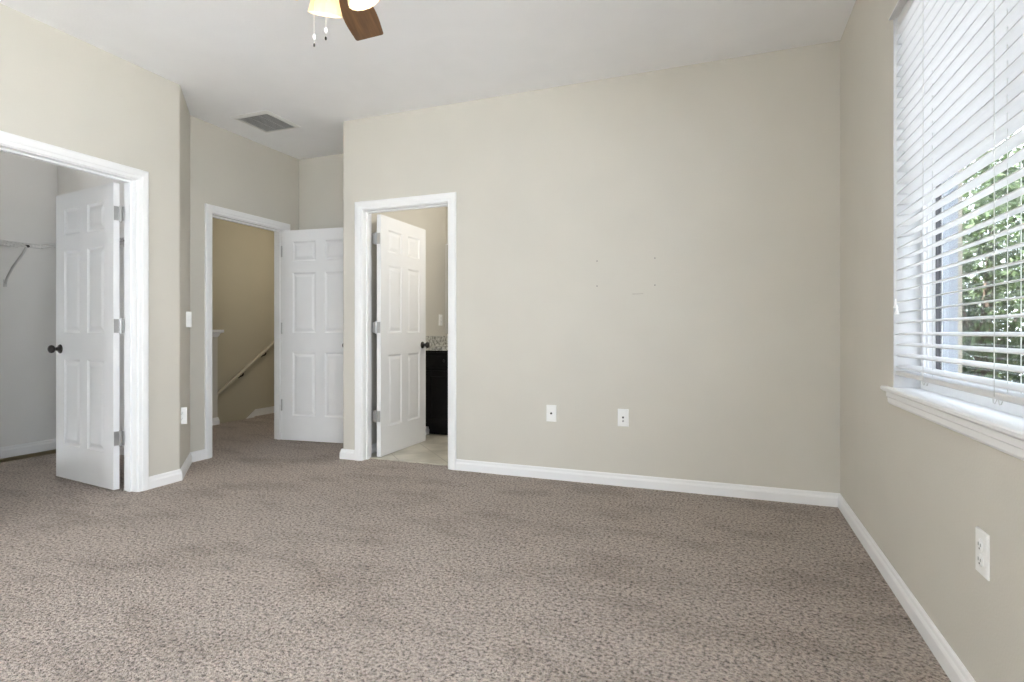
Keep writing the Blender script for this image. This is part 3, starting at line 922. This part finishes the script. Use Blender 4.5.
# ------------------------------------------------------------------ closet wire shelves
def wire_shelf(name, p0, along, out, length, label, braces=(), depth=0.30, z=1.75):
    o = empty(name, (p0[0], p0[1], z))
    tag(o, label, 'shelf', 'white wire shelves in the closet')
    A = Vector((along[0], along[1], 0)); B = Vector((out[0], out[1], 0)); Z = Vector((0, 0, 1))
    mb = MB()
    for t, dz in ((0.008, 0), (depth * 0.35, -0.003), (depth * 0.68, -0.003), (depth, 0), (depth + 0.004, -0.028)):
        mb.tube([B * t + Z * dz, B * t + Z * dz + A * length], 0.0045, 6)
    mb.build('rod', 'wire', o)
    mb = MB()
    n = int(length / 0.0254)
    for i in range(n):
        s = 0.012 + i * 0.0254
        mb.tube([A * s + B * 0.004 + Z * 0.003, A * s + B * depth + Z * 0.003, A * s + B * (depth + 0.006) - Z * 0.028], 0.0020, 4)
    mb.build('wire_grid', 'wire', o)
    for s in braces:
        mb = MB()
        p = [A * s + B * (depth - 0.004) - Z * 0.006, A * s + B * (depth - 0.06) - Z * 0.075, A * s + B * 0.10 - Z * 0.185, A * s + B * 0.03 - Z * 0.265, A * s + B * 0.004 - Z * 0.31]
        mb.tube(p, 0.009, 8)
        mb.box(-0.012, 0.012, -0.002, 0.002, -0.03, 0.03, Matrix.Translation(A * s + B * 0.003 - Z * 0.31) @ Matrix.Rotation(math.atan2(A.y, A.x), 4, 'Z'))
        bo = mb.build('brace', 'wire', o)
        mb = MB().lathe([(0.0005, -0.004), (0.011, -0.004), (0.011, 0.006), (0.0005, 0.006)], 12, Matrix.Translation(A * s + B * (depth + 0.002) - Z * 0.022) @ Matrix.Rotation(PI / 2, 4, 'Y'))
        tag(mb.build('clip', 'bronze', bo), 'dark clip')
    return o
wire_shelf('wire_shelf', (-5.55, -0.2, 0), (0, 1), (1, 0), 3.095, 'white wire shelf with a diagonal brace on the far closet wall', (1.2, 3.01))
wire_shelf('wire_shelf', (-5.235, 3.20, 0), (1, 0), (0, -1), 1.16, 'white wire shelf on the closet end wall, partly behind the open door', (1.0,))

# ------------------------------------------------------------------ handrail on the stairwell wall
def rail_z(y): return 0.234 + (y - 5.52) * (0.895 - 0.234) / 0.98
HR = empty('handrail', (-6.27, 5.5, rail_z(5.5)))
tag(HR, 'sloping painted handrail on dark brackets along the stairwell wall', 'handrail')
inv = Matrix.Translation((6.27, -5.5, -rail_z(5.5)))
mb = MB()
rp = [(-0.020, -0.022), (0.020, -0.022), (0.026, -0.010), (0.024, 0.010), (0.014, 0.021), (-0.014, 0.021), (-0.024, 0.010), (-0.026, -0.010)]
mb.loft([[Vector((-6.27 + x, yy, rail_z(yy) + z_)) for x, z_ in rp] for yy in (3.2, 6.62)])
bmesh.ops.transform(mb.bm, matrix=inv, verts=mb.bm.verts)
mb.build('rail', 'rail', HR)
for yy in (4.4, 5.93, 6.34):
    mb = MB()
    zr = rail_z(yy)
    mb.tube([(-6.27, yy, zr - 0.018), (-6.27, yy, zr - 0.05), (-6.285, yy, zr - 0.075), (-6.32, yy, zr - 0.085), (-6.355, yy, zr - 0.085)], 0.012, 8)
    mb.lathe([(0.0005, 0.0), (0.03, 0.0), (0.028, 0.008), (0.0005, 0.010)], 18, Matrix.Translation((-6.36, yy, zr - 0.085)) @ Matrix.Rotation(PI / 2, 4, 'Y'))
    mb.box(-6.29, -6.25, yy - 0.03, yy + 0.03, zr - 0.026, zr - 0.0225)
    bmesh.ops.transform(mb.bm, matrix=inv, verts=mb.bm.verts)
    tag(mb.build('bracket', 'bronze', HR), 'dark metal bracket')

# ------------------------------------------------------------------ bathroom vanity
VX0, VX1 = XB + TH + 0.002, -1.45
VA = empty('vanity_cabinet', (VX0, 4.85, 0.018))
tag(VA, 'black vanity cabinet seen through the bathroom doorway', 'cabinet')
mb = MB()
Wv = VX1 - VX0
mb.box(0, Wv, 0.018, 0.455, 0.085, 0.838).box(0, Wv, 0.085, 0.455, 0, 0.085)
mb.build('body', 'black', VA)
nd = 3
for i in range(nd):
    x0 = 0.012 + i * (Wv - 0.012) / nd
    x1 = x0 + (Wv - 0.012) / nd - 0.012
    mb = MB()
    mb.loft([[(x0 + e, y_, 0.11 + e), (x1 - e, y_, 0.11 + e), (x1 - e, y_, 0.64 - e), (x0 + e, y_, 0.64 - e)] for e, y_ in ((0, 0.018), (0, 0.0), (0.055, 0.0), (0.062, 0.008), (0.07, 0.008))])
    dr = mb.build('door', 'black', VA)
    mb = MB().lathe([(0.0005, 0.0), (0.006, 0.0), (0.006, 0.014), (0.014, 0.020), (0.013, 0.027), (0.0005, 0.029)], 14, Matrix.Translation((x1 - 0.03, 0.0, 0.59)) @ Matrix.Rotation(PI / 2, 4, 'X'))
    tag(mb.build('knob', 'bronze', dr, True), 'dark knob')
    mb = MB().loft([[(x0 + e, y_, 0.66 + e), (x1 - e, y_, 0.66 + e), (x1 - e, y_, 0.82 - e), (x0 + e, y_, 0.82 - e)] for e, y_ in ((0, 0.018), (0, 0.0), (0.03, 0.0), (0.036, 0.006))])
    df = mb.build('drawer', 'black', VA)
    mb = MB().lathe([(0.0005, 0.0), (0.006, 0.0), (0.006, 0.014), (0.014, 0.020), (0.013, 0.027), (0.0005, 0.029)], 14, Matrix.Translation(((x0 + x1) / 2, 0.006, 0.74)) @ Matrix.Rotation(PI / 2, 4, 'X'))
    tag(mb.build('knob', 'bronze', df, True), 'dark knob')
CT = empty('granite_worktop', (VX0, 4.83, 0.857))
tag(CT, 'speckled grey granite worktop with upstands on the black vanity', 'worktop')
MB().box(0, Wv + 0.02, 0, 0.478, 0, 0.038, bev=0.004).build('slab', 'granite', CT)
MB().box(0.0205, Wv + 0.02, 0.458, 0.478, 0.0385, 0.143).build('upstand', 'granite', CT)
MB().box(0, 0.02, 0.002, 0.478, 0.0385, 0.143).build('upstand', 'granite', CT)
mi = empty('wall_mirror', (-2.772, 5.31, 1.02))
tag(mi, 'frameless mirror on the bathroom wall above the granite worktop', 'mirror')
MB().box(0, 1.2, -0.005, 0.0, 0, 0.95).build('mirror_glass', 'mirror', mi)
mb = MB().box(-0.006, 0.0, -0.007, 0.0, 0, 0.956).box(-0.006, 1.2, -0.007, 0.0, 0.95, 0.956)
mb.build('edge_strip', 'white', mi)

# ------------------------------------------------------------------ outdoors: pale bounce ground and trees
g = MB().box(-6, 40, -25, 45, -3.4, -3.2)
tag(g.build('ground', 'bounce_ground'), 'unseen ground below the upstairs window, made pale to bounce daylight', 'ground', kind='structure')

def tree(name, loc, height, rad, n, leaf, label, seed, crown0=0.25):
    rnd = random.Random(seed)
    o = empty(name, loc)
    tag(o, label, 'tree', 'trees outside the window')
    mb = MB()
    mb.tube([(0, 0, 0), (0.05, 0.02, height * 0.3), (0.0, 0.1, height * 0.6), (0.08, 0.05, height * 0.88)], [0.14, 0.11, 0.07, 0.02], 8)
    for k in range(9):
        a_ = rnd.uniform(0, 2 * PI)
        z0 = height * rnd.uniform(0.25, 0.7)
        rr = rad * rnd.uniform(0.5, 0.85)
        mb.tube([(0.03, 0.05, z0), (rr * 0.5 * math.cos(a_), rr * 0.5 * math.sin(a_), z0 + 0.25), (rr * math.cos(a_), rr * math.sin(a_), z0 + 0.7)], [0.045, 0.03, 0.01], 6)
    mb.build('trunk', 'bark', o)
    # foliage: leaves gathered on many small twig clumps through the crown
    verts, faces = [], []
    clumps = []
    zc = height * (crown0 + (1 - crown0) / 2)
    hz = height * (1 - crown0) / 2
    for k in range(220):
        while True:
            v = Vector((rnd.uniform(-1, 1), rnd.uniform(-1, 1), rnd.uniform(-1, 1)))
            if 0.25 < v.length < 1: break
        clumps.append(Vector((v.x * rad, v.y * rad, zc + v.z * hz)))
    for k in range(n):
        c = clumps[rnd.randrange(len(clumps))]
        p = c + Vector((rnd.gauss(0, 1), rnd.gauss(0, 1), rnd.gauss(0, 0.8))) * 0.17
        nrm = Vector((rnd.gauss(0, 1), rnd.gauss(0, 1), rnd.gauss(0.6, 0.8))).normalized()
        u = nrm.orthogonal().normalized()
        ang_ = rnd.uniform(0, 2 * PI)
        u = (Matrix.Rotation(ang_, 3, nrm) @ u)
        w_ = nrm.cross(u)
        L_ = rnd.uniform(0.07, 0.13)
        Wd = L_ * 0.45
        i0 = len(verts)
        for (a_, b_, c_) in ((-0.5, 0, 0), (-0.1, -0.5, 0.06), (0.5, 0, -0.08), (-0.1, 0.5, 0.06)):
            verts.append(p + u * a_ * L_ + w_ * b_ * Wd * 2 * 0.5 + nrm * c_ * L_)
        faces.append((i0, i0 + 1, i0 + 2))
        faces.append((i0, i0 + 2, i0 + 3))
    me = bpy.data.meshes.new('foliage')
    me.from_pydata([tuple(v) for v in verts], [], faces)
    me.materials.append(M[leaf])
    fo = bpy.data.objects.new('foliage', me)
    col.objects.link(fo)
    fo.parent = o
    return o

tree('leafy_tree', (2.55, 7.2, -3.2), 6.25, 1.2, 22000, 'leaf1', 'mid green leafy tree filling the middle of the window view', 1)
tree('leafy_tree', (6.3, 8.6, -3.2), 5.9, 1.3, 12000, 'leaf2', 'dark green leafy tree at the near side of the window view', 2)
tree('leafy_tree', (3.0, 11.6, -3.2), 6.5, 1.5, 18000, 'leaf3', 'tall pale tree standing behind the mid green tree outside', 3)
